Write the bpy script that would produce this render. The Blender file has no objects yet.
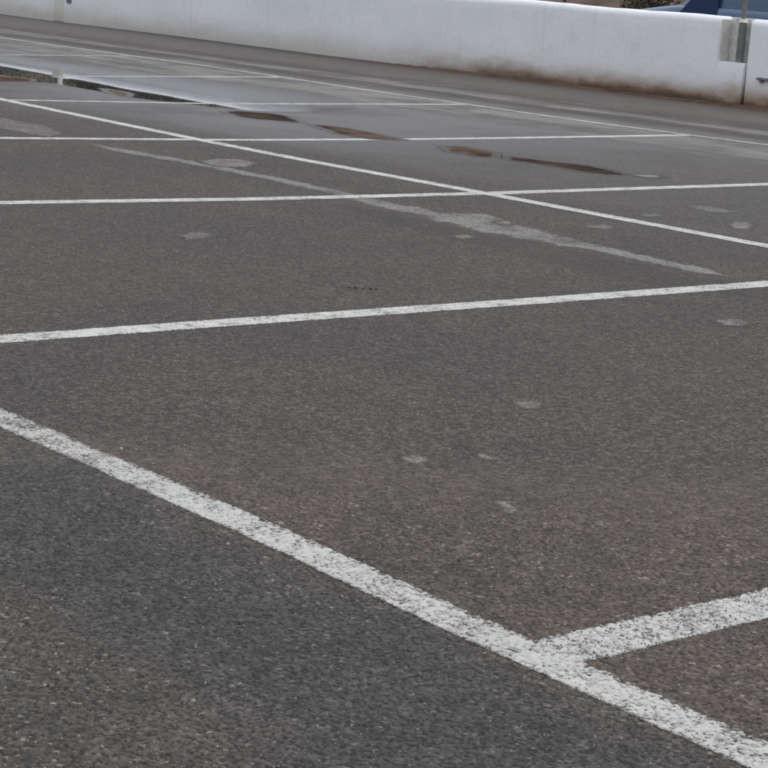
import bpy, bmesh, math, random
import numpy as np
from mathutils import Vector, Matrix, noise
random.seed(11)
S = bpy.context.scene
COL = S.collection
R = math.radians

# ---------------------------------------------------------------- camera
cam = bpy.data.objects.new('camera', bpy.data.cameras.new('camera'))
COL.objects.link(cam); S.camera = cam
_r = Vector((0.62915444, 0.77445124, 0.06625686)); _u = Vector((-0.20254816, 0.08105508, 0.97591204)); _d = Vector((-0.75042584, 0.6274196, -0.20785984))
M = Matrix.Identity(4)
for i in range(3):
    M[i][0] = _r[i]; M[i][1] = _u[i]; M[i][2] = -_d[i]
M[2][3] = 1.1637
cam.matrix_world = M
cam.data.sensor_width = 36; cam.data.lens = 1923.87 / 768 * 36
cam.data.clip_start = 0.1; cam.data.clip_end = 2000

# ---------------------------------------------------------------- sky, sun, exposure (overcast)
SUN_EL, SUN_AZ = 58, 20          # azimuth from +Y towards +X: behind the wall
w = bpy.data.worlds.new('World'); S.world = w; w.use_nodes = True
nt = w.node_tree; nt.nodes.clear()
wo = nt.nodes.new('ShaderNodeOutputWorld'); bg = nt.nodes.new('ShaderNodeBackground')
sky = nt.nodes.new('ShaderNodeTexSky'); sky.sky_type = 'NISHITA'; sky.sun_disc = False
sky.sun_elevation = R(SUN_EL); sky.sun_rotation = R(SUN_AZ); sky.dust_density = 3
tc = nt.nodes.new('ShaderNodeTexCoord'); sp = nt.nodes.new('ShaderNodeSeparateXYZ')
mr = nt.nodes.new('ShaderNodeMapRange'); mr.inputs['From Min'].default_value = 0; mr.inputs['From Max'].default_value = 1
mr.inputs['To Min'].default_value = 3.6; mr.inputs['To Max'].default_value = 9.0
cl = nt.nodes.new('ShaderNodeTexNoise'); cl.inputs['Scale'].default_value = 2.2; cl.inputs['Detail'].default_value = 5
clr = nt.nodes.new('ShaderNodeMapRange'); clr.inputs['To Min'].default_value = 0.75; clr.inputs['To Max'].default_value = 1.25
mul = nt.nodes.new('ShaderNodeMath'); mul.operation = 'MULTIPLY'
cm = nt.nodes.new('ShaderNodeCombineColor')
tint = nt.nodes.new('ShaderNodeMix'); tint.data_type = 'RGBA'; tint.blend_type = 'MULTIPLY'; tint.inputs['Factor'].default_value = 1
tint.inputs['B'].default_value = (0.94, 0.98, 1.07, 1)
mx = nt.nodes.new('ShaderNodeMix'); mx.data_type = 'RGBA'; mx.inputs['Factor'].default_value = 0.88
k = nt.links.new
k(tc.outputs['Generated'], sp.inputs[0]); k(sp.outputs['Z'], mr.inputs['Value'])
k(tc.outputs['Generated'], cl.inputs['Vector']); k(cl.outputs['Fac'], clr.inputs['Value'])
k(mr.outputs[0], mul.inputs[0]); k(clr.outputs[0], mul.inputs[1])
for i in range(3): k(mul.outputs[0], cm.inputs[i])
k(cm.outputs[0], tint.inputs['A']); k(sky.outputs[0], mx.inputs['A']); k(tint.outputs['Result'], mx.inputs['B'])
k(mx.outputs['Result'], bg.inputs['Color']); bg.inputs['Strength'].default_value = 0.1
k(bg.outputs[0], wo.inputs['Surface'])
sl = bpy.data.objects.new('sun', bpy.data.lights.new('sun', 'SUN')); COL.objects.link(sl)
sl.data.energy = 0.6; sl.data.angle = R(25); sl.data.color = (1, 0.97, 0.93)
sd = Vector((math.sin(R(SUN_AZ)) * math.cos(R(SUN_EL)), math.cos(R(SUN_AZ)) * math.cos(R(SUN_EL)), math.sin(R(SUN_EL))))
sl.rotation_euler = sd.to_track_quat('Z', 'Y').to_euler()
S.view_settings.view_transform = 'Standard'; S.view_settings.look = 'None'
S.view_settings.exposure = 0.75; S.view_settings.gamma = 1
S.render.engine = 'CYCLES'
S.cycles.max_bounces = 6

# ---------------------------------------------------------------- helpers
def obj(name, me, mat=None, parent=None, smooth=False):
    if isinstance(me, bmesh.types.BMesh):
        bm = me; me = bpy.data.meshes.new(name); bm.to_mesh(me); bm.free()
    if mat: me.materials.append(mat)
    if smooth: me.shade_smooth()
    o = bpy.data.objects.new(name, me); COL.objects.link(o)
    if parent: o.parent = parent
    return o
def empty(name, loc=(0, 0, 0), rz=0):
    o = bpy.data.objects.new(name, None); COL.objects.link(o); o.location = loc; o.rotation_euler.z = rz; o.empty_display_size = .2
    return o
def tag(o, label=None, cat=None, group=None, kind=None):
    if label: o['label'] = label
    if cat: o['category'] = cat
    if group: o['group'] = group
    if kind: o['kind'] = kind
    return o
def box(bm, x0, x1, y0, y1, z0, z1, bev=0):
    r = bmesh.ops.create_cube(bm, size=1)
    vs = r['verts']
    for v in vs: v.co = Vector(((x0 + x1) / 2 + v.co.x * (x1 - x0), (y0 + y1) / 2 + v.co.y * (y1 - y0), (z0 + z1) / 2 + v.co.z * (z1 - z0)))
    if bev:
        es = list({e for v in vs for e in v.link_edges})
        bmesh.ops.bevel(bm, geom=es, offset=bev, segments=2, affect='EDGES', profile=.5)
    return bm
def cyl(bm, c, r1, r2, h, axis='Z', seg=20):
    m = Matrix.Translation(c)
    if axis == 'Y': m = m @ Matrix.Rotation(R(90), 4, 'X')
    if axis == 'X': m = m @ Matrix.Rotation(R(90), 4, 'Y')
    bmesh.ops.create_cone(bm, cap_ends=True, segments=seg, radius1=r1, radius2=r2, depth=h, matrix=m)
    return bm
class NT:
    """small wrapper to write node trees shortly"""
    def __init__(s, tree): s.t = tree; s.n = tree.nodes; s.l = tree.links
    def put(s, inp, v):
        if isinstance(v, bpy.types.NodeSocket): s.l.new(v, inp)
        elif v is not None:
            inp.default_value = v
    def node(s, typ, ins=None, **kw):
        n = s.n.new(typ)
        for a, b in kw.items(): setattr(n, a, b)
        for a, b in (ins or {}).items(): s.put(n.inputs[a], b)
        return n
    def math(s, op, a, b=None, c=None, clamp=False):
        n = s.n.new('ShaderNodeMath'); n.operation = op; n.use_clamp = clamp
        for i, v in enumerate((a, b, c)):
            if v is not None: s.put(n.inputs[i], v)
        return n.outputs[0]
    def noise(s, vec, scale, detail=2, rough=.5, dist=0):
        return s.node('ShaderNodeTexNoise', {'Vector': vec, 'Scale': scale, 'Detail': detail, 'Roughness': rough, 'Distortion': dist}).outputs['Fac']
    def ramp(s, v, a, b, lo=0., hi=1., smooth=True):
        n = s.node('ShaderNodeMapRange', {'Value': v, 'From Min': a, 'From Max': b, 'To Min': lo, 'To Max': hi}, interpolation_type='SMOOTHSTEP' if smooth else 'LINEAR')
        return n.outputs[0]
    def mix(s, f, a, b, mode='MIX'):
        n = s.node('ShaderNodeMix', data_type='RGBA', blend_type=mode)
        s.put(n.inputs[0], f)
        for i, v in ((6, a), (7, b)):
            if isinstance(v, tuple) and len(v) == 3: v = v + (1,)
            s.put(n.inputs[i], v)
        return n.outputs[2]
    def mixf(s, f, a, b):
        n = s.node('ShaderNodeMix', data_type='FLOAT'); s.put(n.inputs[0], f); s.put(n.inputs[2], a); s.put(n.inputs[3], b)
        return n.outputs[0]
    def pos(s): return s.node('ShaderNodeNewGeometry').outputs['Position']
    def objc(s): return s.node('ShaderNodeTexCoord').outputs['Object']
def new_mat(name):
    m = bpy.data.materials.new(name); m.use_nodes = True; m.node_tree.nodes.clear()
    t = NT(m.node_tree); b = t.node('ShaderNodeBsdfPrincipled'); o = t.node('ShaderNodeOutputMaterial')
    t.l.new(b.outputs[0], o.inputs['Surface'])
    return m, t, b
def simple(name, col, rough=.6, var=.12, scale=8., metal=0., bump=0., spec=.5, coat=0.):
    m, t, b = new_mat(name); p = t.objc()
    n = t.noise(p, scale, 5, .6)
    f = t.ramp(n, .3, .7, 1 - var, 1 + var, False)
    c = t.mix(1., col, t.node('ShaderNodeCombineColor', {0: f, 1: f, 2: f}).outputs[0], 'MULTIPLY')
    t.put(b.inputs['Base Color'], c); t.put(b.inputs['Roughness'], t.ramp(t.noise(p, scale * 3, 3), .3, .7, rough * .85, min(1, rough * 1.15)))
    b.inputs['Metallic'].default_value = metal; b.inputs['Specular IOR Level'].default_value = spec; b.inputs['Coat Weight'].default_value = coat
    if bump:
        bn = t.node('ShaderNodeBump', {'Height': t.noise(p, scale * 5, 4), 'Strength': 1., 'Distance': bump}); t.put(b.inputs['Normal'], bn.outputs[0])
    return m

ASPH_A = (.073, .058, .0455); ASPH_B = (.059, .0485, .040); ASPH_N = (.054, .0475, .0395); DUST = (.20, .19, .173)
WALLC = (.80, .805, .81); VANC = (.045, .095, .175)
# ---------------------------------------------------------------- asphalt (one node group shared by the ground and by all that lies on it)
AG = bpy.data.node_groups.new('asphalt', 'ShaderNodeTree')
for nm, ty in (('Color', 'NodeSocketColor'), ('Roughness', 'NodeSocketFloat'), ('Height', 'NodeSocketFloat'), ('Pits', 'NodeSocketFloat')):
    AG.interface.new_socket(nm, in_out='OUTPUT', socket_type=ty)
t = NT(AG); go = t.node('NodeGroupOutput')
P = t.pos(); sx = t.node('ShaderNodeSeparateXYZ', {0: P}); PX, PY = sx.outputs[0], sx.outputs[1]
warp = t.node('ShaderNodeVectorMath', {0: P, 1: t.node('ShaderNodeVectorMath', {0: t.node('ShaderNodeTexNoise', {'Vector': P, 'Scale': 90., 'Detail': 1.}).outputs['Color'], 1: (.012, .012, .0)}, operation='MULTIPLY').outputs[0]}, operation='ADD').outputs[0]
vo = t.node('ShaderNodeTexVoronoi', {'Vector': warp, 'Scale': 105.}, feature='F1')
vo2 = t.node('ShaderNodeTexVoronoi', {'Vector': warp, 'Scale': 250.}, feature='F1')
cell = t.node('ShaderNodeSeparateColor', {0: vo.outputs['Color']}); cell2 = t.node('ShaderNodeSeparateColor', {0: vo2.outputs['Color']})
n_f = t.noise(P, 160., 3, .65); n_m = t.noise(P, 38., 3, .6); n_l = t.noise(P, 5., 4, .6); n_xl = t.noise(P, .9, 4, .55, .5)
# aggregate heights: round stone tops, pits between
h1 = t.ramp(vo.outputs['Distance'], .1, .75, 1., 0.)
att = lambda nm: t.node('ShaderNodeAttribute', attribute_name=nm).outputs['Fac']
GW = att('geow'); GEO = att('geo'); STN = att('stone')
h = t.mixf(GW, t.math('MULTIPLY', h1, t.ramp(cell.outputs[0], 0, 1, .4, 1.)), GEO)
h = t.math('ADD', h, t.math('MULTIPLY', n_f, 1.1))
h = t.math('ADD', h, t.math('MULTIPLY', n_m, 1.0))                  # about 0.7 .. 2.6
pits = t.mixf(GW, t.ramp(h, 1.08, 1.5, 1., 0.), t.ramp(GEO, .12, .5, 1., 0.))
val = t.math('MULTIPLY', t.mixf(GW, t.ramp(cell.outputs[1], 0, 1, .78, 1.24), t.math('ADD', t.ramp(STN, 0, 1, .62, 1.4, False), t.ramp(STN, .93, .98, 0., .7))), t.ramp(cell2.outputs[1], 0, 1, .82, 1.20))
val = t.math('MULTIPLY', val, t.ramp(n_f, .32, .68, .74, 1.28))
val = t.math('MULTIPLY', val, t.ramp(n_m, .3, .7, .84, 1.16))
val = t.math('MULTIPLY', val, t.ramp(n_l, .3, .7, .9, 1.1))
val = t.math('MULTIPLY', val, t.ramp(t.noise(P, 16., 2), .3, .7, .88, 1.12))
val = t.math('MULTIPLY', val, t.mixf(pits, 1.06, t.mixf(GW, .36, .38)))  # shade between the stones painted in by darkening the pits
base = t.mix(t.ramp(n_xl, .38, .62), ASPH_A, ASPH_B)
# cool, darker asphalt on the near side of the first long line
near = t.math('MULTIPLY', t.ramp(PY, 2.32, 2.2), t.ramp(t.noise(P, 1.7, 3, .5, .4), .36, .6, .4, 1.))
base = t.mix(near, base, ASPH_N)
# warm stones and pale chips
base = t.mix(t.math('MULTIPLY', t.mixf(GW, t.ramp(cell.outputs[2], .85, .97), t.ramp(STN, .90, .97)), .35), base, (.15, .115, .09))
Yb = t.math('ADD', PY, t.math('MULTIPLY', t.math('SUBTRACT', t.noise(P, 2.1, 3, .55), .5), .6))
tyre = t.math('MULTIPLY', t.ramp(Yb, 1.58, 1.82), t.ramp(Yb, 2.35, 2.05))
base = t.mix(t.math('MULTIPLY', tyre, .8), base, (.041, .038, .0365))
col = t.mix(1., base, t.node('ShaderNodeCombineColor', {0: val, 1: val, 2: val}).outputs[0], 'MULTIPLY')
chip = t.math('MULTIPLY', t.ramp(cell2.outputs[2], .975, .99), t.ramp(vo2.outputs['Distance'], .5, .25))
col = t.mix(t.math('MULTIPLY', chip, .7), col, (.34, .31, .28))
# far zones: Y measured with a wavering edge
strx = t.node('ShaderNodeMapping', {'Vector': P, 'Scale': (.22, 1., 1.)}).outputs[0]
nb = t.math('SUBTRACT', t.noise(strx, 1.1, 4, .55), .5); nb2 = t.math('SUBTRACT', t.noise(strx, 3.4, 5, .65), .5)
Yw = t.math('ADD', PY, t.math('ADD', t.math('MULTIPLY', nb, 1.5), t.math('MULTIPLY', nb2, .45)))
dust = t.math('MULTIPLY', t.ramp(Yw, 11.0, 11.35), t.ramp(Yw, 12.95, 12.5))
streak = t.math('MULTIPLY', t.math('MULTIPLY', t.ramp(Yw, 13.35, 13.5), t.ramp(Yw, 14.0, 13.75)), .8)
st2 = t.math('MULTIPLY', t.ramp(nb2, .02, .2), t.math('MULTIPLY', t.ramp(PY, 10.5, 12.), t.ramp(PY, 16., 14.)))
dust = t.math('MAXIMUM', t.math('MAXIMUM', dust, streak), t.math('MULTIPLY', st2, .6))
dust = t.math('MULTIPLY', dust, t.math('MULTIPLY', t.ramp(t.noise(strx, 2.2, 5, .65), .35, .6, .4, 1.), t.ramp(t.noise(P, 1.1, 5, .7), .38, .56, .45, 1.)))
col = t.mix(t.math('MULTIPLY', dust, .85), col, DUST)
far = t.math('MULTIPLY', t.ramp(PY, 14.1, 15.), .35)
col = t.mix(far, col, (.13, .12, .105))
# brown soil washed against the wall on the right-hand stretch
soil = t.math('MULTIPLY', t.ramp(t.math('ADD', PY, t.math('MULTIPLY', nb2, .9)), 15.75, 16.3), t.ramp(PX, -22., -17.))
col = t.mix(t.math('MULTIPLY', soil, .75), col, (.13, .08, .056))
# damp, smoother belt round the puddles
Yd = t.math('ADD', PY, t.math('MULTIPLY', nb, 1.6))
damp = t.math('MULTIPLY', t.ramp(Yd, 6.6, 8.6), t.ramp(Yd, 11.35, 10.95))
damp = t.math('MULTIPLY', damp, t.ramp(PX, -7.5, -12.5, .25, 1.))
damp = t.math('MULTIPLY', damp, t.ramp(t.noise(P, .8, 4, .6), .3, .55, .6, 1.))
col = t.mix(t.math('MULTIPLY', damp, .35), col, (.085, .083, .082))
rough = t.mixf(damp, .82, .40)
rough = t.mixf(t.math('MULTIPLY', dust, .5), rough, .8)
t.put(go.inputs['Color'], col); t.put(go.inputs['Roughness'], rough)
t.put(go.inputs['Height'], h); t.put(go.inputs['Pits'], pits)
def asph(t):
    g = t.node('ShaderNodeGroup', node_tree=AG); return g.outputs
def asphalt_material():
    m, t, b = new_mat('asphalt'); a = asph(t)
    b.inputs['Specular IOR Level'].default_value = .38; t.put(b.inputs['Base Color'], a['Color']); t.put(b.inputs['Roughness'], a['Roughness'])
    t.put(b.inputs['Normal'], t.node('ShaderNodeBump', {'Height': a['Height'], 'Strength': 1., 'Distance': .0018}).outputs[0])
    return m
def edge_att(t): return t.node('ShaderNodeAttribute', attribute_name='edge').outputs['Fac']
def paint_material(name, wear, tone=(.49, .48, .445), cracks=False):
    """white road paint: thin over the stone tops, gone from the pits; 'edge' is metres from the stripe's border"""
    m, t, b = new_mat(name); a = asph(t); P = t.pos()
    e = edge_att(t)
    hh = t.math('ADD', t.math('MULTIPLY_ADD', a['Height'], .66, .50), t.math('MULTIPLY', t.math('SUBTRACT', t.noise(P, 9., 3, .6), .5), 1.1))
    hh = t.math('ADD', hh, t.ramp(e, 0., .012, -.3, .05, False))
    hh = t.math('ADD', hh, t.ramp(e, .056, .10, 0., .45, False))
    hh = t.math('ADD', hh, t.math('MULTIPLY', t.math('SUBTRACT', t.noise(P, 330., 2, .7), .5), 1.5))
    f = t.ramp(hh, .95 + wear, 1.55 + wear)
    if cracks:
        mp = t.node('ShaderNodeMapping', {'Vector': P, 'Rotation': (0, 0, R(35)), 'Scale': (1, 1.7, 1)}).outputs[0]
        wv = t.node('ShaderNodeVectorMath', {0: mp, 1: t.node('ShaderNodeVectorMath', {0: t.node('ShaderNodeTexNoise', {'Vector': P, 'Scale': 35.}).outputs['Color'], 1: (.012, .012, 0)}, operation='MULTIPLY').outputs[0]}, operation='ADD').outputs[0]
        cr = t.node('ShaderNodeTexVoronoi', {'Vector': wv, 'Scale': 13.}, feature='DISTANCE_TO_EDGE').outputs['Distance']
        f = t.math('MULTIPLY', f, t.ramp(cr, .0, .06, .62, 1.))
    grime = t.ramp(t.noise(P, 45., 4, .7), .3, .7, .82, 1.06, False)
    g2 = t.ramp(t.noise(P, 2.2, 3, .6), .3, .7, .88, 1.04, False)
    g = t.math('MULTIPLY', grime, g2)
    c = t.mix(1., tone, t.node('ShaderNodeCombineColor', {0: g, 1: g, 2: g}).outputs[0], 'MULTIPLY')
    f = t.math('MULTIPLY', f, .97)
    t.put(b.inputs['Base Color'], t.mix(f, a['Color'], c)); t.put(b.inputs['Roughness'], t.mixf(f, a['Roughness'], .62))
    t.put(b.inputs['Normal'], t.node('ShaderNodeBump', {'Height': t.math('ADD', a['Height'], t.math('MULTIPLY', f, .3)), 'Strength': .9, 'Distance': .0018}).outputs[0])
    return m
def smear_material(name, tone, strength, soft=.05, rough=.8, nscale=9., mult=False):
    """thin pale skin (cement, dried lime) over the asphalt"""
    m, t, b = new_mat(name); a = asph(t); P = t.pos(); e = edge_att(t)
    n = t.math('SUBTRACT', t.noise(P, nscale, 5, .65), .5)
    f = t.ramp(t.math('ADD', e, t.math('MULTIPLY', n, soft * 2.6)), soft * -.3, soft * .55)
    f = t.math('MULTIPLY', t.math('MULTIPLY', f, strength), t.math('MULTIPLY', t.ramp(t.noise(P, nscale * .25, 5, .7), .36, .56, .35, 1.), t.mixf(a['Pits'], 1., .35)))
    t.put(b.inputs['Base Color'], t.mix(f, a['Color'], tone, 'MULTIPLY' if mult else 'MIX')); t.put(b.inputs['Roughness'], t.mixf(f, a['Roughness'], rough)); b.inputs['Specular IOR Level'].default_value = .38
    t.put(b.inputs['Normal'], t.node('ShaderNodeBump', {'Height': a['Height'], 'Strength': .8, 'Distance': .0018}).outputs[0])
    return m
def puddle_material(name, wet, silt, silt_amt, soft=.03, shallow=False, spec=.5):
    m, t, b = new_mat(name); a = asph(t); P = t.pos(); e = edge_att(t)
    n = t.math('SUBTRACT', t.noise(P, 7., 4, .6), .5)
    s = t.math('MULTIPLY', t.ramp(t.noise(P, 3.2, 4, .6), .35, .6), silt_amt)
    if shallow:      # the far side runs out into a thin film that only half mirrors
        y = t.math('ADD', t.node('ShaderNodeSeparateXYZ', {0: P}).outputs[1], t.math('MULTIPLY', n, .5))
        far = t.ramp(y, 9.6, 10.4)
        f = t.math('DIVIDE', t.math('ADD', e, t.math('MULTIPLY', n, .04)), t.mixf(far, soft, .75), clamp=True)
        rg = t.mixf(far, t.mixf(s, .01, .03), .22)
        f = t.math('MULTIPLY', f, t.mixf(far, 1., .75))
    else:
        f = t.ramp(t.math('ADD', e, t.math('MULTIPLY', n, .09)), -.002, soft + .002); rg = t.mixf(s, .02, .3) if spec else .6
    t.put(b.inputs['Base Color'], t.mix(f, a['Color'], t.mix(s, wet, silt)))
    t.put(b.inputs['Roughness'], t.mixf(f, a['Roughness'], rg))
    b.inputs['IOR'].default_value = 1.33; t.put(b.inputs['Specular IOR Level'], t.mixf(f, .38, spec))
    t.put(b.inputs['Normal'], t.node('ShaderNodeBump', {'Height': a['Height'], 'Strength': t.math('SUBTRACT', .8, t.math('MULTIPLY', f, .8)), 'Distance': .0018}).outputs[0])
    return m
MAT_ASPHALT = asphalt_material()

# relief of the aggregate in the part of the car park nearest to the camera: z, height 0..1, tone of the stone, weight
_rs = np.random.RandomState(5); _JX, _JY, _HT, _CT, _RD = (_rs.rand(512, 512) for _ in range(5)); _N1 = _rs.rand(512, 512)
VA = R(50.1); VD = (-math.sin(VA), math.cos(VA)); VR = (math.cos(VA), math.sin(VA)); RELIEF = .0036
def vnoise(x, y, f):
    u = x * f; v = y * f; i = np.floor(u).astype(int); j = np.floor(v).astype(int); a = u - i; b = v - j
    a = a * a * (3 - 2 * a); b = b * b * (3 - 2 * b)
    g = lambda p, q: _N1[(p * 7 + q * 3) & 511, (q * 5 - p) & 511]
    return (g(i, j) * (1 - a) + g(i + 1, j) * a) * (1 - b) + (g(i, j + 1) * (1 - a) + g(i + 1, j + 1) * a) * b
def sst(v, a, b):
    q = np.clip((v - a) / (b - a), 0, 1); return q * q * (3 - 2 * q)
def surf(x, y):
    x = np.asarray(x, float); y = np.asarray(y, float)
    s_ = x * VD[0] + y * VD[1]; t_ = x * VR[0] + y * VR[1]
    w_ = sst(s_, 1.95, 2.1) * (1 - sst(s_, 3.9, 4.85)) * (1 - sst(np.abs(t_), 1.15, 1.33))
    H = np.zeros_like(x); C = np.full_like(x, .5); best = np.full_like(x, -1.)
    xw = x + .006 * (vnoise(x, y, 60) - .5); yw = y + .006 * (vnoise(x + 9, y + 5, 60) - .5)
    for cs, top, rmin, rmax, dens in ((.0105, 1., .42, .66, .85), (.0062, .72, .40, .62, .9)):
        ci = np.floor(xw / cs).astype(int); cj = np.floor(yw / cs).astype(int); o = int(cs * 1e5)
        for di in (-1, 0, 1):
            for dj in (-1, 0, 1):
                a = (ci + di + o) & 511; b = (cj + dj) & 511
                dx = xw / cs - (ci + di + _JX[a, b]); dy = yw / cs - (cj + dj + _JY[a, b])
                r = rmin + (rmax - rmin) * _RD[a, b]; q = (dx * dx + dy * dy) / (r * r)
                h = np.where((q < 1) & (_CT[(a + 7) & 511, b] < dens), np.sqrt(np.clip(1 - q ** 1.6, 0, 1)) * top * (.45 + .55 * _HT[a, b]), 0)
                m = h > H; H = np.where(m, h, H); C = np.where(m, _CT[a, b], C)
    n = vnoise(x, y, 180) * .6 + vnoise(x + 3, y, 420) * .4
    H = np.clip(H * (.8 + .4 * vnoise(x, y, 28)) + .30 * (n - .35), 0, 1.3)
    z = w_ * (H * RELIEF + .0008)
    return z, H, C, w_
def attrs(me, **kw):
    for k_, v in kw.items():
        at = me.attributes.new(k_, 'FLOAT', 'POINT'); at.data.foreach_set('value', np.asarray(v, np.float32).ravel())

# ---------------------------------------------------------------- ground
def grid(x0, x1, y0, y1, nx, ny, fz):
    vs = []; fs = []
    for j in range(ny + 1):
        for i in range(nx + 1):
            x = x0 + (x1 - x0) * i / nx; y = y0 + (y1 - y0) * j / ny
            vs.append((x, y, fz(x, y)))
    for j in range(ny):
        for i in range(nx):
            a = j * (nx + 1) + i; fs.append((a, a + 1, a + nx + 2, a + nx + 1))
    me = bpy.data.meshes.new('grid'); me.from_pydata(vs, [], fs); return me
def dirt_material(name, c1, c2, c3):
    m, t, b = new_mat(name); P = t.pos()
    c = t.mix(t.ramp(t.noise(P, .9, 5, .6), .35, .65), c1, c2)
    c = t.mix(t.ramp(t.noise(P, 2.3, 6, .7), .52, .66), c, c3)
    g = t.ramp(t.noise(P, 22., 5, .7), .25, .75, .65, 1.3, False)
    t.put(b.inputs['Base Color'], t.mix(1., c, t.node('ShaderNodeCombineColor', {0: g, 1: g, 2: g}).outputs[0], 'MULTIPLY')); b.inputs['Roughness'].default_value = .95
    t.put(b.inputs['Normal'], t.node('ShaderNodeBump', {'Height': t.noise(P, 14., 6, .7), 'Strength': 1., 'Distance': .05}).outputs[0])
    return m
MAT_DIRT = dirt_material('dry_earth', (.15, .11, .08), (.20, .155, .115), (.09, .085, .045))
MAT_BANK = dirt_material('bank_earth', (.10, .062, .045), (.15, .10, .07), (.045, .045, .025))
tag(obj('ground', grid(-900, 900, -900, 900, 2, 2, lambda x, y: -.03), MAT_DIRT), kind='structure')
tag(obj('car_park', grid(-70, 40, -30, 16.9, 1, 1, lambda x, y: 0.), MAT_ASPHALT), kind='structure')
def near_relief():
    st = .0032; ss = np.arange(1.9, 4.95, st); ts = np.arange(-1.36, 1.36, st); S_, T_ = np.meshgrid(ss, ts, indexing='ij')
    X_ = S_ * VD[0] + T_ * VR[0]; Y_ = S_ * VD[1] + T_ * VR[1]; z, H, C, W = surf(X_, Y_)
    z = np.where(W > 0, z, -.001) ; co = np.stack([X_, Y_, z], -1).reshape(-1, 3)
    n0, n1 = S_.shape; a = (np.arange(n0 - 1)[:, None] * n1 + np.arange(n1 - 1)[None, :]).ravel()
    f = np.stack([a, a + 1, a + n1 + 1, a + n1], -1)[:, ::-1].ravel()
    me = bpy.data.meshes.new('coarse_asphalt'); me.vertices.add(len(co)); me.vertices.foreach_set('co', co.ravel().astype(np.float32))
    me.loops.add(len(f)); me.loops.foreach_set('vertex_index', f.astype(np.int32)); me.polygons.add(len(a)); me.polygons.foreach_set('loop_start', (np.arange(len(a)) * 4).astype(np.int32))
    me.update(calc_edges=True); attrs(me, geo=H, stone=C, geow=W); return me
_nr = obj('coarse_asphalt', near_relief(), MAT_ASPHALT, smooth=True); tag(_nr, kind='structure')
if _nr.data.polygons[0].normal.z < 0: _nr.data.flip_normals()
def bank_z(x, y):
    s = max(0., min(1., (y - 23.6) / 13.)); n = noise.noise(Vector((x * .18, y * .25, 1.7)))
    n2 = noise.noise(Vector((x * .8, y * .9, 4.1)))
    return -.08 + (s * s * (3 - 2 * s)) * (5.2 + 1.2 * n) + min(1, s * 4) * (.35 * n + .16 * n2)
tag(obj('earth_bank', grid(-110, 40, 23.2, 60, 260, 60, bank_z), MAT_BANK, smooth=True), kind='structure')

# ---------------------------------------------------------------- painted lines
LX0 = -2.276; SP = 2.875
def stripe(name, pts, width, z, mat, label, jit=.0018, cross=()):
    """ribbon along world points pts; 'edge' attribute = metres to its border; edges slightly ragged, sides down to the asphalt"""
    A_ = np.array(pts, float); L_ = np.concatenate([[0], np.cumsum(np.hypot(*np.diff(A_, axis=0).T))])
    at_ = lambda q: Vector((float(np.interp(q, L_, A_[:, 0])), float(np.interp(q, L_, A_[:, 1])), 0))
    near_ = min(at_(q).length for q in np.linspace(0, L_[-1], 200)) < 5.0
    st = []; q = 0.
    while q < L_[-1]:
        c = at_(q); dd = (at_(min(q + .25, L_[-1])) - at_(max(q - .25, 0))).normalized(); st.append((c, dd))
        q += (.0032 if near_ and c.length < 5.3 and c.x * VD[0] + c.y * VD[1] > 1.8 else .012) if c.length < 6.5 else (.03 if c.length < 14 else .08)
    c = at_(L_[-1]); st.append((c, st[-1][1]))
    prof = [-.5 + i / 38 for i in range(39)] if near_ else [-.5, -.26, 0, .26, .5]
    co = []; ed = []
    for c, dd in st:
        nn = Vector((-dd.y, dd.x, 0)); jj = []
        for sgn in (-1, 1):
            jj.append(jit * 1.6 * noise.noise(Vector((c.x * 55, c.y * 55, sgn * 7))) + jit * 1.3 * noise.noise(Vector((c.x * 9, c.y * 9, sgn * 3 + 20))))
        for q in prof:
            o_ = q * width + jj[0] * (.5 - q) + jj[1] * (.5 + q); x_, y_ = c.x + nn.x * o_, c.y + nn.y * o_; e_ = width * (.5 - abs(q))
            for xc, cw in cross:
                l_ = cw * .5 - abs(x_ - xc)
                if l_ > 0 and q > -.2: e_ = max(e_, l_ + e_ * .7)
            if cross and q > .1: e_ *= 1 - .4 * (q - .1) / .4     # the far edge is worn thinner
            co.append((x_, y_, z)); ed.append(e_)
    co = np.array(co); m = len(prof); n = len(st)
    a = (np.arange(n - 1)[:, None] * m + np.arange(m - 1)[None, :]).ravel()
    me = bpy.data.meshes.new(name)
    if near_:
        zz, H, C, W = surf(co[:, 0], co[:, 1]); co[:, 2] += zz; attrs_ = dict(edge=ed, geo=H, stone=C, geow=W)
    else: attrs_ = dict(edge=ed)
    me.from_pydata(co.tolist(), [], np.stack([a, a + m, a + m + 1, a + 1], -1).tolist())
    attrs(me, **attrs_); me.shade_smooth()
    return tag(obj(name, me, mat), label, 'painted line', 'white parking bay lines')
PW = paint_material('road_paint_worn', .10)
PM = paint_material('road_paint', -.02)
PN = paint_material('road_paint_near', .12)
PF = paint_material('road_paint_fresh', -.08, (.55, .54, .50))
PC = paint_material('road_paint_cracked', .10, cracks=True)
PT = paint_material('road_paint_faded', .06, (.50, .495, .47))
stripe('painted_line', [(-12, 2.30), (-4.26, 2.305), (-3.16, 2.318), (-2.5, 2.305), (-1.76, 2.308), (8, 2.30)], .108, .0009, PN,
       'long speckled white line crossing the foreground from left edge down to lower right corner', cross=((-2.285, .13), (-5.17, .118), (-8.1, .118)))
stripe('painted_line', [(-40, 7.5), (-24, 7.45), (-13.78, 7.37), (-10.89, 7.26), (-9.6, 7.25), (-7.94, 7.31), (-5.97, 7.35), (8, 7.35)], .12, .0012, PF,
       'long middle white line running diagonally across the shorter bay lines between puddles and foreground')
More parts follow.
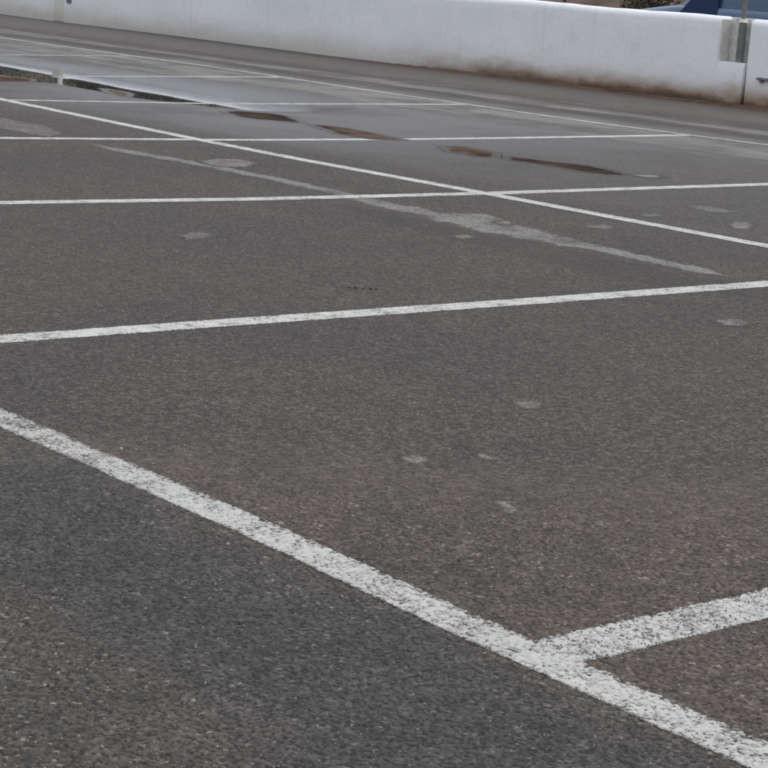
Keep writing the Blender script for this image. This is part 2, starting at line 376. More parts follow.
stripe('painted_line', [(-45, 12.75), (-23.04, 12.5), (-18.95, 12.58), (-17.62, 12.55), (-14.87, 12.40), (-12.03, 12.38), (-10.34, 12.55), (8, 12.5)], .10, .0012, PT,
       'thin faded long white line farthest back, nearest to the white wall')
tl = [
 (0, [(-2.288, 2.32), (-2.285, 2.93), (-2.275, 7.29)], .128, PC, 'cracked white bay line joining the foreground long line at lower right corner'),
 (1, [(-5.17, 2.33), (-5.165, 3.74), (-5.15, 4.84), (-5.145, 6.36), (-5.15, 12.5)], .118, PF, 'bright white bay line crossing the whole picture just above its middle'),
 (2, [(-8.1, 2.33), (-8.07, 4.34), (-7.98, 5.7), (-7.97, 7.27), (-8.06, 9.88), (-8.1, 12.5)], .118, PF, 'white bay line second up from foreground, crossing the long middle line near picture centre'),
 (3, [(-10.95, 2.33), (-10.90, 5.84), (-10.76, 7.64), (-10.79, 9.02), (-10.86, 10.05), (-11.08, 12.42)], .115, PF, 'white bay line touching the reddish brown puddle, ending at the farthest long line'),
 (4, [(-13.7, 2.33), (-13.71, 7.34), (-13.60, 9.33), (-13.87, 12.40)], .11, PM, 'white bay line passing the right tip of the large puddle'),
 (5, [(-16.44, 9.42), (-16.7, 10.6), (-17.03, 12.47)], .11, PM, 'thin white bay line coming out of the large shallow puddle at left'),
 (6, [(-19.5, 2.33), (-19.61, 10.48), (-20.11, 12.5)], .10, PT, 'faint white bay line farthest back at the left edge, behind the damp asphalt'),
 (7, [(-22.6, 2.33), (-22.8, 9), (-22.95, 12.5)], .10, PW, None),
 (-1, [(.6, 2.37), (.6, 12.5)], .12, PF, None)]
for kk, pts, wd, mt, lab in tl:
    if lab: stripe('painted_line', pts, wd, .0005, mt, lab)

# ---------------------------------------------------------------- stains and puddles: outlines in metres on the ground
def in_poly(x, y, P):
    c = False; j = len(P) - 1
    for i in range(len(P)):
        xi, yi = P[i]; xj, yj = P[j]
        if (yi > y) != (yj > y) and x < (xj - xi) * (y - yi) / (yj - yi) + xi: c = not c
        j = i
    return c
def pdist(x, y, P):
    b = 1e9
    for i in range(len(P)):
        ax, ay = P[i - 1]; bx, by = P[i]; dx, dy = bx - ax, by - ay
        t_ = max(0, min(1, ((x - ax) * dx + (y - ay) * dy) / (dx * dx + dy * dy + 1e-12)))
        b = min(b, math.hypot(x - ax - t_ * dx, y - ay - t_ * dy))
    return b if in_poly(x, y, P) else -b
def film(name, poly, cell, z, mat, out=0.):
    xs = [p[0] for p in poly]; ys = [p[1] for p in poly]
    x0, x1, y0, y1 = min(xs) - out - cell, max(xs) + out + cell, min(ys) - out - cell, max(ys) + out + cell
    nx = int((x1 - x0) / cell) + 1; ny = int((y1 - y0) / cell) + 1
    D = [[pdist(x0 + i * cell, y0 + j * cell, poly) for i in range(nx + 1)] for j in range(ny + 1)]
    idx = {}; vs = []; ed = []; fs = []
    def g(i, j):
        if (i, j) not in idx:
            idx[(i, j)] = len(vs); vs.append((x0 + i * cell, y0 + j * cell, z)); ed.append(D[j][i])
        return idx[(i, j)]
    for j in range(ny):
        for i in range(nx):
            if max(D[j][i], D[j + 1][i], D[j][i + 1], D[j + 1][i + 1]) > -out: fs.append((g(i, j), g(i + 1, j), g(i + 1, j + 1), g(i, j + 1)))
    me = bpy.data.meshes.new(name); co = np.array(vs); extra = {}
    if cell < .006:
        zz, H, C, W = surf(co[:, 0], co[:, 1]); co[:, 2] += zz; extra = dict(geo=H, stone=C, geow=W)
    me.from_pydata(co.tolist(), [], fs); attrs(me, edge=ed, **extra); me.shade_smooth()
    return obj(name, me, mat)
G = {
'R':[(-16.652,8.283),(-16.302,8.718),(-16.163,8.851),(-15.944,8.866),(-15.693,8.706),(-15.643,8.367),(-15.657,7.79)],
'T':[(-15.024,9.051),(-14.777,9.086),(-14.52,9.031),(-14.148,8.781),(-14.383,8.766)],
'td':[(-7.769,6.053),(-7.366,6.187),(-6.779,6.136),(-6.372,6.21),(-5.837,6.188),(-5.369,6.19),(-5.128,6.391),(-4.807,6.003),(-5.098,5.828),(-5.483,5.704),(-6.033,5.766),(-6.596,5.79),(-7.345,5.914)],
'A1':[(-19.783,9.836),(-18.229,9.458),(-17.304,9.252),(-16.886,9.198),(-16.32,9.289),(-15.639,9.238),(-15.144,9.143),(-15.04,9.143),(-14.856,8.96),(-15.037,8.833),(-15.491,8.819),(-15.693,8.706),(-15.679,8.386),(-15.657,7.79)],
'A2':[(-15.084,9.097),(-14.683,9.121),(-14.356,9.235),(-13.932,9.268),(-13.52,9.277),(-13.326,9.125),(-13.375,8.998),(-13.6,8.949),(-13.846,8.81),(-14.099,8.76),(-14.436,8.798)],
'B':[(-12.876,8.897),(-12.949,9.065),(-12.855,9.158),(-12.763,9.272),(-12.573,9.283),(-11.978,9.021),(-12.02,8.927),(-12.148,8.847),(-12.221,8.757),(-12.416,8.733),(-12.663,8.808)],
'C':[(-11.824,8.992),(-11.737,9.1),(-11.589,9.15),(-11.296,9.14),(-10.977,9.074),(-10.738,9.029),(-10.74,8.88),(-10.788,8.78),(-10.91,8.693),(-11.116,8.706),(-11.509,8.877)],
'D':[(-10.315,9.011),(-10.337,9.152),(-10.27,9.207),(-10.11,9.207),(-9.922,9.171),(-9.634,8.898),(-9.67,8.794),(-9.791,8.765),(-9.942,8.77)],
'E':[(-9.695,9.075),(-9.541,9.137),(-9.349,9.18),(-9.227,9.259),(-9.11,9.285),(-8.942,9.266),(-8.627,9.138),(-8.642,8.997),(-8.738,8.948),(-8.85,8.904),(-9.054,8.95),(-9.161,8.952),(-9.322,8.931),(-9.476,8.873)],
'F':[(-8.663,9.204),(-8.62,9.3),(-8.609,9.403),(-8.497,9.349),(-8.458,9.222),(-8.508,9.154)],
'track':[(-10.628,6.292),(-10.369,6.319),(-10.199,6.359),(-9.817,6.405),(-9.451,6.448),(-9.104,6.457),(-8.865,6.463),(-8.588,6.471),(-8.196,6.45),(-7.907,6.427),(-7.785,6.431),(-7.631,6.406),(-7.543,6.468),(-7.307,6.402),(-7.307,6.503),(-7.259,6.562),(-7.258,6.665),(-7.136,6.623),(-6.973,6.529),(-6.835,6.515),(-6.682,6.505),(-6.506,6.469),(-6.361,6.46),(-6.071,6.43),(-5.806,6.414),(-5.575,6.422),(-5.35,6.348),(-5.45,6.281),(-5.684,6.282),(-5.928,6.283),(-6.183,6.284),(-6.246,6.217),(-6.424,6.26),(-6.488,6.191),(-6.633,6.197),(-6.678,6.142),(-6.807,6.161),(-7.033,6.231),(-7.03,6.163),(-7.313,6.274),(-7.414,6.227),(-7.661,6.23),(-8.027,6.318),(-8.406,6.335),(-8.707,6.35),(-9.068,6.328),(-9.462,6.314),(-9.906,6.248),(-10.178,6.217)],
'p1':[(-9.601,6.492),(-9.718,6.702),(-9.658,6.809),(-9.475,6.799),(-9.289,6.587),(-9.3,6.452),(-9.428,6.419)],
'p0':[(-12.653,6.614),(-12.211,6.538),(-12.002,6.581),(-11.661,6.586),(-11.204,6.456),(-10.956,6.227),(-11.264,6.179),(-11.518,6.169),(-11.646,6.089)],
'p2':[(-6.633,5.907),(-6.653,5.987),(-6.598,5.989),(-6.554,5.888)],
'p3':[(-6.982,6.483),(-7.001,6.568),(-6.93,6.564),(-6.867,6.445)],
'p4':[(-7.029,7.575),(-7.064,7.705),(-6.983,7.712),(-6.952,7.57)],
'p5':[(-6.632,7.841),(-6.691,7.958),(-6.672,8.017),(-6.557,7.93),(-6.461,7.77),(-6.491,7.718)],
'p6':[(-4.596,5.412),(-4.609,5.495),(-4.568,5.525),(-4.505,5.496),(-4.488,5.41),(-4.521,5.371)],
'p7':[(-3.903,3.744),(-3.889,3.762),(-3.845,3.753),(-3.849,3.792),(-3.817,3.786),(-3.782,3.725),(-3.789,3.693),(-3.843,3.708)],
'p8':[(-3.509,3.011),(-3.515,3.045),(-3.487,3.06),(-3.453,3.041),(-3.445,3.0),(-3.466,2.988)],
'p9':[(-3.454,3.205),(-3.439,3.225),(-3.401,3.225),(-3.389,3.193),(-3.423,3.19)],
'pa':[(-3.085,2.942),(-3.083,2.966),(-3.043,2.953),(-3.008,2.933),(-3.004,2.905),(-3.029,2.907)],
'pb':[(-6.959,4.599),(-7.021,4.728),(-6.949,4.78),(-6.85,4.682),(-6.858,4.584)],
'pc':[(-6.756,6.888),(-6.791,7.066),(-6.657,7.022),(-6.634,6.885)],
'pd':[(-7.311,8.282),(-7.212,8.358),(-7.01,8.321),(-7.002,8.144),(-7.163,8.16)],
'pe':[(-7.942,7.304),(-8.087,7.529),(-7.849,7.348),(-7.707,7.166)],
}
G['A'] = [(-19.783, 9.4), (-17.304, 8.9), (-15.9, 8.7), (-15.679, 8.62), (-15.60, 8.74), (-15.491, 8.819), (-15.1, 8.80), (-14.436, 8.798), (-14.099, 8.76), (-13.846, 8.81), (-13.6, 8.949), (-13.375, 8.998), (-13.15, 9.06),
          (-12.9, 9.35), (-12.9, 9.8), (-13.3, 10.5), (-13.9, 11.0), (-14.6, 11.15), (-16.5, 11.02), (-17.2, 11.05), (-19.5, 10.8), (-22.5, 10.9), (-24., 10.2), (-22.5, 9.5)]
WATER = puddle_material('puddle_water', (.045, .043, .040), (.05, .035, .025), .3, shallow=True)
BROWN = puddle_material('brown_water_mirror_tint', (.032, .024, .020), (.058, .043, .035), 1., spec=0.)  # matte: silt and the mirrored bank both put into the brown
MUD_MIRROR = puddle_material('muddy_water_mirror_tint', (.045, .031, .024), (.105, .078, .062), 1., spec=0.)  # silt brown that also carries the bank's reflection as colour
TAN = puddle_material('tan_mud_mirror_tint', (.09, .08, .06), (.12, .10, .075), 1., spec=0.)
RED = puddle_material('red_mud_mirror_tint', (.060, .036, .029), (.085, .052, .041), 1., spec=0.)
CLEAR = puddle_material('clear_water', (.05, .05, .05), (.06, .055, .05), .2)
for key, mt, lab in (
    ('A', WATER, 'large shallow puddle at upper left with a long dark streak along its near edge'),
    ('B', BROWN, 'small dark brown puddle just right of the large one'),
    ('C', MUD_MIRROR, 'light reddish brown puddle touching a white bay line'),
    ('D', MUD_MIRROR, 'short reddish brown puddle right of the bay line crossing'),
    ('E', BROWN, 'thin brown puddle tapering off towards the right'),
    ('F', CLEAR, 'tiny bright sliver of water at the right end of the row of puddles')):
    tag(film('puddle', G[key], .03 if key == 'A' else .02, .0003 if key == 'A' else (.0007 if key == 'E' else .0009), mt, .03), lab, 'puddle', 'puddles along the gutter line')
for key, mt, lab in (('R', RED, 'reddish brown mud and painted mirror tint at the left edge inside the near rim of the large puddle'), ('T', TAN, 'small bar of tan mud and painted mirror tint across the long dark streak of the large puddle')):
    tag(film('mud_mirror_patch', G[key], .03, .0014, mt, .02), lab, 'mud')  # mud colour also holds the mirrored background, painted in
SMEAR = smear_material('cement_smear', (.25, .24, .22), .9, .05, nscale=14)
SPOT = smear_material('pale_spot', (.27, .25, .225), .75, .03, nscale=25)
FAINT = smear_material('faint_spot', (.22, .205, .185), .6, .05, nscale=16)
DARKD = smear_material('damp_shade', (.50, .48, .46), .85, .12, .8, nscale=5, mult=True)
SPOTN = smear_material('pale_spot_near', (.25, .228, .205), .7, .02, nscale=60)
for key, c, z, mt, lab in (
    ('td', .04, .0002, DARKD, 'dark damp band running along the near side of the cement trail'),
    ('track', .025, .0003, SMEAR, 'long pale grey cement trail snaking beside the middle long line'),
    ('p0', .03, .0004, FAINT, 'broad pale patch at the left edge below the middle long line'),
    ('p1', .02, .0006, SPOT, 'pale oval patch above the cement trail, left of centre'),
    ('p2', .01, .0006, SPOT, 'small pale spot just below the widest part of the cement trail'),
    ('p3', .01, .0007, SPOT, 'small pale spot on the upper edge of the cement trail'),
    ('p4', .01, .0006, FAINT, 'faint pale spot beyond the middle long line at right'),
    ('p5', .012, .0006, SPOT, 'round pale grey spot near the right edge beyond the middle long line'),
    ('p6', .008, .0006, SPOT, 'flat pale oval spot below the bright bay line at right'),
    ('p7', .0032, .0004, SPOTN, 'small pale heart shaped chip mark in the middle of the near bay'),
    ('p8', .0032, .0004, SPOTN, 'small pale round mark in the near bay above the foreground long line'),
    ('p9', .0032, .0004, SPOTN, 'faint thin pale mark between the round mark and the heart shaped mark'),
    ('pa', .0032, .0004, SPOTN, 'faint slanted pale mark lowest in the near bay'),
    ('pb', .012, .0006, FAINT, 'faint pale smudge in the second bay at left'),
    ('pc', .012, .0006, FAINT, 'faint pale smudge between the cement trail and the long middle line'),
    ('pd', .02, .0006, FAINT, 'faint wide smudge beyond the middle long line at far right')):
    P_ = G[key]
    o = tag(film(('damp_stain' if key == 'td' else 'pale_stain'), P_, c, z, mt, .01 if c < .006 else .02), lab, 'stain', None if key == 'td' else 'pale stains on the asphalt')

bm = bmesh.new()
for x, y in ((-5.60, 4.48), (-5.595, 4.505), (-5.56, 4.515), (-5.55, 4.545), (-5.585, 4.495), (-5.535, 4.56)):
    r = bmesh.ops.create_icosphere(bm, subdivisions=1, radius=.0065, matrix=Matrix.Translation((x, y, .001)) @ Matrix.Rotation(x * 90, 4, 'Z'))
    for v in r['verts']: v.co += Vector((random.uniform(-1, 1), random.uniform(-1, 1), random.uniform(-.5, .1))) * .004
tag(obj('tar_crumbs', bm, simple('tar', (.018, .017, .016), .7, .3, 30)), kind='stuff')
# loose grit: pale stone chips lying on the asphalt
bm = bmesh.new()
for i in range(900):
    dd = 2.2 + 14 * random.random() ** 1.8; az = R(-50 + random.uniform(-16, 16)); x, y = dd * math.sin(az), dd * math.cos(az)
    if y > 15.8: continue
    s = random.uniform(.0012, .0028) * (1.6 if random.random() < .07 else 1.); gz = float(surf([x], [y])[0][0]) * .8
    r = bmesh.ops.create_icosphere(bm, subdivisions=1, radius=s, matrix=Matrix.Translation((x, y, gz + s * .5)) @ Matrix.Rotation(random.random() * 6, 4, 'Z'))
    for v in r['verts']: v.co += Vector((random.uniform(-1, 1), random.uniform(-1, 1), random.uniform(-.6, .2))) * s * .35
tag(obj('loose_grit', bm, simple('grit', (.26, .235, .21), .8, .5, 3)), kind='stuff')

# ---------------------------------------------------------------- the white wall
def wall_material(name, base, green=0.):
    m, t, b = new_mat(name); P = t.pos(); s = t.node('ShaderNodeSeparateXYZ', {0: P}); X, Z = s.outputs[0], s.outputs[2]
    big = t.noise(P, .7, 4, .55); med = t.noise(P, 4., 5, .6)
    c = t.mix(t.ramp(big, .35, .65), base, tuple(v * k_ for v, k_ in zip(base, (.95, .955, .96))))
    c = t.mix(t.math('MULTIPLY', t.ramp(med, .5, .75), .16), c, (.42, .42, .38))
    # vertical run marks
    mp = t.node('ShaderNodeMapping', {'Vector': P, 'Scale': (5., 5., .5)}).outputs[0]
    c = t.mix(t.math('MULTIPLY', t.ramp(t.noise(mp, 1., 4, .6), .56, .78), .22), c, (.46, .46, .43))
    # splash zone, a wavering height above the ground
    mpx = t.node('ShaderNodeMapping', {'Vector': P, 'Scale': (1., 1., 2.5)}).outputs[0]
    n1 = t.math('SUBTRACT', t.noise(mpx, 1.3, 5, .65), .5); n2 = t.math('SUBTRACT', t.noise(mpx, 7., 5, .7), .5)
    zz = t.math('ADD', Z, t.math('ADD', t.math('MULTIPLY', n1, .24), t.math('MULTIPLY', n2, .06)))
    strong = t.math('MULTIPLY', t.ramp(X, -20.5, -17.2, .1, 1.), t.ramp(t.noise(P, .9, 3), .3, .5, .8, 1.))
    c = t.mix(t.math('MULTIPLY', t.ramp(zz, .42, .06), .55), c, (.48, .44, .355))
    c = t.mix(t.math('MULTIPLY', t.ramp(zz, .27, .04), t.math('MULTIPLY', strong, .95)), c, (.24, .15, .092))
    c = t.mix(t.math('MULTIPLY', t.ramp(zz, .13, .01), t.math('MULTIPLY', strong, .9)), c, (.075, .046, .030))
    g = t.ramp(t.noise(P, 30., 5, .7), .3, .7, .93, 1.04, False)
    c = t.mix(1., c, t.node('ShaderNodeCombineColor', {0: g, 1: g, 2: g}).outputs[0], 'MULTIPLY')
    t.put(b.inputs['Base Color'], c); b.inputs['Roughness'].default_value = .75; b.inputs['Specular IOR Level'].default_value = .3
    t.put(b.inputs['Normal'], t.node('ShaderNodeBump', {'Height': t.noise(P, 9., 4, .5), 'Strength': .5, 'Distance': .008}).outputs[0])
    return m
MW = wall_material('whitewash', WALLC)
MN = simple('bare_concrete', (.56, .55, .50), .85, .25, 9, bump=.004)
FY = [(-60, 18.9), (-32.4, 17.28), (-25.15, 16.86), (-19.92, 16.56), (-16, 16.42), (-14, 16.45), (-8, 16.55), (12, 16.9)]
def wy(x):
    for (a, p), (b_, q) in zip(FY, FY[1:]):
        if x <= b_: return p + (q - p) * (x - a) / (b_ - a)
    return FY[-1][1]
def wall_run(name, x0, x1, top, mat, parent, th=.26, rad=.08, endr=(0., 0.), dy=0., step=.12, notch=None):
    """plastered wall with a rounded crown; endr rounds the vertical ends"""
    prof = [(0, -.02, 0), (0, .03, 0), (0, .12, 0), (0, .3, 0), (0, .5, 0), (0, .7, 0)]
    prof = [(0., z) for z in (-.02, .02, .07, .14, .25, .4, .55, .7, .8)]
    for i in range(7):
        a = R(90 * i / 6); prof.append((rad - rad * math.cos(a), top - rad + rad * math.sin(a)))
    for i in range(7):
        a = R(90 * i / 6); prof.append((th - rad + rad * math.sin(a), top - rad + rad * math.cos(a)))
    prof += [(th, .5), (th, .1), (th, -.02)]
    prof = [p for p in prof if p[1] <= top]
    xs = []
    n = max(2, int((x1 - x0) / step)); xs = [x0 + (x1 - x0) * i / n for i in range(n + 1)]
    st = [(x, 0.) for x in xs]
    def ends(x, rr, sg):
        return [(x + sg * rr * (1 - math.cos(R(a))), rr * (1 - math.sin(R(a)))) for a in (0, 20, 40, 60, 80)]
    if endr[0]: st = ends(x0, endr[0], 1) + [s for s in st if s[0] > x0 + endr[0]]
    if endr[1]: st = [s for s in st if s[0] < x1 - endr[1]] + ends(x1, endr[1], -1)[::-1]
    st = [(x, i_, 9.) for x, i_ in st]
    if notch:
        n0, zt = notch; rr = .05
        st = [q for q in st if q[0] < n0 - rr - .01]
        st += [(n0 - rr + rr * math.sin(R(a)), 0., top - rr + rr * math.cos(R(a))) for a in (0, 20, 40, 60, 80, 90)]
        st += [(n0 + .0005, 0., zt), (n0 + .12, 0., zt), (n0 + .24, 0., zt), (x1, 0., zt)]
    vs = []; fs = []; m = len(prof)
    for x, ins, zc in st:
        for (yy, z) in prof:
            y_ = min(max(yy, ins), th - ins); z_ = min(z, top - ins, zc)
            if zc < 1 and z > zc: y_ = min(max(y_, .012), th)
            wv = .012 * noise.noise(Vector((x * .9, z * 1.5, 3.))) + .005 * noise.noise(Vector((x * 4, z * 5, 9.)))
            tz = (.014 * noise.noise(Vector((x * .6, 0, 5))) + .005 * noise.noise(Vector((x * 3, 0, 2)))) * max(0, z_ / top)
            vs.append((x, wy(x) + dy + y_ + wv * (1 if yy < th / 2 else 0), z_ + tz))
    for i in range(len(st) - 1):
        for j in range(m - 1):
            a = i * m + j; fs.append((a, a + m, a + m + 1, a + 1))
    fs.append(tuple(range(m))); fs.append(tuple((len(st) - 1) * m + j for j in range(m))[::-1])
    me = bpy.data.meshes.new(name); me.from_pydata(vs, [], fs)
    bm = bmesh.new(); bm.from_mesh(me); bmesh.ops.recalc_face_normals(bm, faces=bm.faces); bm.to_mesh(me); bm.free()
    o = obj(name, me, mat, parent); me.shade_smooth()
    me.set_sharp_from_angle(angle=R(50)) if hasattr(me, 'set_sharp_from_angle') else None
    return o
wl = tag(empty('boundary_wall', (-22, 16.7, 0)), 'long low whitewashed wall with rounded top along the back of the car park, brown mud at its foot', 'wall', 'white walls')
def keep(o, par): o.parent = par; o.matrix_parent_inverse = Matrix.Translation(-Vector(par.location)); return o
keep(wall_run('wall_section', -30.1, -13.955, .965, MW, None, notch=(-14.335, .478)), wl)
keep(wall_run('wall_section', -58, -30.12, .965, MW, None), wl)
bm = bmesh.new(); box(bm, -14.332, -13.956, wy(-14.1) + .17, wy(-14.1) + .25, .479, .955, .008)
keep(obj('notch_back', bm, MN), wl)
bm = bmesh.new(); box(bm, -14.343, -14.322, wy(-14.1) + .03, wy(-14.1) + .168, .482, .93, .004)
keep(obj('notch_cheek', bm, MN), wl)
bm = bmesh.new(); box(bm, -30.13, -29.78, wy(-29.95) - .02, wy(-29.95) + .27, -.02, .985, .02)
pil = keep(obj('pilaster', bm, wall_material('old_plaster', (.66, .66, .58))), wl); pil['label'] = 'yellowish plaster pillar'
bm = bmesh.new(); box(bm, -30.085, -30.02, wy(-29.95) + .08, wy(-29.95) + .145, .986, 1.9, .008); keep(obj('upright', bm, simple('pale_upright', (.62, .62, .58), .7, .1, 6)), wl)
bm = bmesh.new(); box(bm, -29.66, -29.5, wy(-29.6) - .03, wy(-29.6) + .02, .325, .385, .006); box(bm, -29.6, -29.56, wy(-29.6) - .045, wy(-29.6) - .028, .335, .375, .004)
MG = simple('dull_metal', (.22, .22, .22), .5, .2, 20, metal=.6)
keep(obj('bracket', bm, MG), wl)
wr = tag(empty('boundary_wall', (-10, 16.7, 0)), 'white wall continuing beyond the notch at the top right corner, with a grey bracket', 'wall', 'white walls')
keep(wall_run('wall_section', -13.94, 9, .958, MW, None, endr=(.06, 0)), wr)
bm = bmesh.new(); box(bm, -13.74, -13.42, wy(-13.6) - .035, wy(-13.6) + .03, .318, .345, .006); box(bm, -13.70, -13.66, wy(-13.6) - .02, wy(-13.6) + .02, .29, .3175, .004); box(bm, -13.5, -13.46, wy(-13.6) - .02, wy(-13.6) + .02, .29, .3175, .004)
keep(obj('bracket', bm, MG), wr)
# steel post standing in the notch
po = tag(empty('steel_post', (-14.10, wy(-14.1) + .095, .478)), 'thin grey steel post with dark sleeve rising out of the notch in the white wall', 'post')
bm = bmesh.new(); cyl(bm, (0, 0, .215), .043, .043, .43, seg=20); obj('sleeve', bm, simple('dark_steel', (.17, .175, .165), .55, .3, 12, metal=.3), po, True).data.set_sharp_from_angle(angle=R(40))
bm = bmesh.new(); cyl(bm, (0, 0, .448), .050, .034, .035, seg=20); obj('cap', bm, simple('pale_mortar', (.62, .62, .56), .8, .1, 20), po, True).data.set_sharp_from_angle(angle=R(40))
bm = bmesh.new(); cyl(bm, (0, 0, 1.32), .024, .024, 1.7, seg=16); cyl(bm, (0, 0, 2.18), .03, .02, .03, seg=16); obj('pole', bm, simple('weathered_steel', (.20, .195, .15), .6, .2, 10, metal=.3), po, True).data.set_sharp_from_angle(angle=R(40))

# soil and crumbs gathered along the foot of the wall
def soil_strip():
    vs = []; fs = []; n = 420; k_ = 7
    for i in range(n + 1):
        x = -21.5 + 14 * i / n; w_ = .10 + .07 * noise.noise(Vector((x * 1.3, 0, 0))) + .04 * noise.noise(Vector((x * 6, 3, 0)))
        w_ *= min(1, (x + 21.5) / 3 + .1)
        for j in range(k_ + 1):
            q = j / k_
            z = (.028 * (1 - q) ** 1.6 + .006 * (1 - q)) * min(1, w_ / .1) + .006 * noise.noise(Vector((x * 25, q * 4, 1))) * (1 - q) * (q < .99)
            vs.append((x, wy(x) + .02 - q * (w_ + .02), z + .001))
    for i in range(n):
        for j in range(k_):
            a = i * (k_ + 1) + j; fs.append((a, a + 1, a + k_ + 2, a + k_ + 1))
    me = bpy.data.meshes.new('soil'); me.from_pydata(vs, [], fs); return me
tag(obj('loose_soil', soil_strip(), dirt_material('washed_soil', (.12, .07, .048), (.16, .10, .07), (.07, .045, .03)), smooth=True), kind='stuff')

# ---------------------------------------------------------------- blue van parked behind the wall, nose to the left
def loft(stations, close=True):
    vs = []; fs = []; m = len(stations[0])
    for s in stations: vs += s
    for i in range(len(stations) - 1):
        for j in range(m):
            if not close and j == m - 1: continue
            a = i * m + j; b_ = i * m + (j + 1) % m; fs.append((a, b_, b_ + m, a + m))
    fs.append(tuple(range(m))[::-1]); fs.append(tuple((len(stations) - 1) * m + j for j in range(m)))
    bm = bmesh.new(); V_ = [bm.verts.new(v) for v in vs]
    for f in fs: bm.faces.new([V_[i] for i in f])
    bmesh.ops.recalc_face_normals(bm, faces=bm.faces); return bm
def ring(x, hw, z0, z1, rb=.08, rt=.14, tumble=0.):
    """closed cross-section at x: rounded box, half width hw, narrowing by tumble towards the top"""
    pts = []
    for cx, cz, r_, a0 in ((1, 0, rb, -90), (1, 1, rt, 0), (-1, 1, rt, 90), (-1, 0, rb, 180)):
        for a in (0, 30, 60, 90):
            an = R(a0 + a); w_ = hw - (tumble if cz else 0)
            y = cx * (w_ - r_) + r_ * math.cos(an); z = (z1 - r_ if cz else z0 + r_) + r_ * math.sin(an); pts.append((x, y, z))
    return pts
van = tag(empty('parked_van', (-19.55, 21.9, -.03)), 'blue van parked behind the white wall, only bonnet, dark window and side panel showing', 'van')
PB = simple('blue_paint', VANC, .32, .06, 2.5, coat=.6)
PBH = simple('bonnet_sky_tint', (.15, .16, .21), .30, .06, 2.5, coat=.8)  # blue paint greyed: sky reflection put into the colour
GL = simple('dark_glass', (.016, .028, .075), .12, .05, 4, spec=.12)
BK = simple('black_rubber', (.02, .02, .02), .75, .2, 20)
GY = simple('wheel_alloy', (.4, .4, .41), .4, .1, 10, metal=.7)
RD = simple('red_lens', (.35, .01, .01), .2, .1, 10); WH = simple('clear_lens', (.7, .7, .7), .12, .05, 10)
# local x: nose at -0.85, tail at 3.55 ; y +-0.88 ; ground z 0
lower = [ring(-.86, .60, .34, .66, .1, .1), ring(-.80, .74, .26, .80, .1, .12), ring(-.62, .84, .22, .915, .1, .12), ring(-.3, .87, .2, .965, .1, .12), ring(.05, .88, .2, 1.01, .1, .11),
         ring(.34, .88, .2, 1.045, .1, .1), ring(.6, .88, .2, 1.05, .1, .08), ring(3.3, .88, .22, 1.05, .1, .08), ring(3.5, .86, .26, 1.05, .1, .08), ring(3.55, .80, .34, 1.0, .1, .1)]
o = obj('body', loft(lower), PB, van, True)
# cab and cargo box above the belt
upper = [ring(.30, .80, .96, 1.02, .03, .03), ring(.62, .82, .94, 1.24, .03, .08, .03), ring(1.02, .84, .94, 1.66, .03, .14, .09), ring(1.35, .85, .94, 1.79, .03, .16, .11), ring(2.0, .86, .94, 1.83, .03, .16, .11), ring(3.3, .86, .94, 1.82, .03, .16, .11), ring(3.46, .84, .94, 1.76, .03, .16, .12), ring(3.50, .80, .96, 1.7, .03, .14, .12)]
obj('roof', loft(upper), PB, van, True)
def quad_panel(name, pts, mat, th=.006, parent=van):
    bm = bmesh.new(); V_ = [bm.verts.new(p) for p in pts]; f = bm.faces.new(V_)
    r = bmesh.ops.extrude_face_region(bm, geom=[f]); n = f.normal.copy() if f.normal.length else Vector((0, 1, 0)); f.normal_update(); n = f.normal
    for v in [g_ for g_ in r['geom'] if isinstance(g_, bmesh.types.BMVert)]: v.co += n * th
    bmesh.ops.recalc_face_normals(bm, faces=bm.faces); return obj(name, bm, mat, parent)
for s in (-1, 1):
    quad_panel('side_window', [(.43, s * .889, .93), (1.14, s * .893, .93), (1.14, s * .805, 1.52), (.98, s * .80, 1.52), (.72, s * .845, 1.25)], GL)
    bm = bmesh.new(); box(bm, 1.16, 1.20, min(s * .882, s * .90), max(s * .882, s * .90), .3, .92, .004); obj('door_seam', bm, BK, van)
    bm = bmesh.new(); box(bm, .96, 1.12, min(s * .88, s * .915), max(s * .88, s * .915), .80, .83, .008); obj('door_handle', bm, BK, van)
    bm = bmesh.new(); box(bm, -.80, -.60, min(s * .58, s * .80), max(s * .58, s * .80), .62, .78, .04); obj('headlight', bm, WH, van)
    bm = bmesh.new(); box(bm, 3.49, 3.57, min(s * .72, s * .83), max(s * .72, s * .83), .75, 1.15, .02); obj('tail_light', bm, RD, van)
    for wx in (-.12, 2.65):
        bm = bmesh.new(); cyl(bm, (wx, s * .80, .31), .31, .31, .2, 'Y', 32); bmesh.ops.bevel(bm, geom=[e for e in bm.edges if len(e.link_faces) == 2 and e.calc_face_angle(0) > 1], offset=.03, segments=3, affect='EDGES')
        wh = obj('wheel', bm, BK, van)
        bm = bmesh.new(); cyl(bm, (wx, s * .90, .31), .19, .19, .02, 'Y', 24)
        for q in range(6):
            a = R(60 * q); cyl(bm, (wx + .1 * math.cos(a), s * .915, .31 + .1 * math.sin(a)), .03, .03, .02, 'Y', 10)
        obj('rim', bm, GY, wh)
quad_panel('windscreen', [(.36, -.70, 1.05), (.36, .70, 1.05), (.99, .66, 1.655), (.99, -.66, 1.655)], GL, .012)
quad_panel('bonnet', [(-.6, -.68, .925), (-.6, .68, .925), (.33, .72, 1.052), (.33, -.72, 1.052)], PBH, .012)
bm = bmesh.new(); box(bm, -.93, -.80, -.72, .72, .28, .50, .05); obj('bumper', bm, BK, van)
bm = bmesh.new(); box(bm, -.885, -.85, -.42, .42, .53, .62, .012); obj('grille', bm, BK, van)
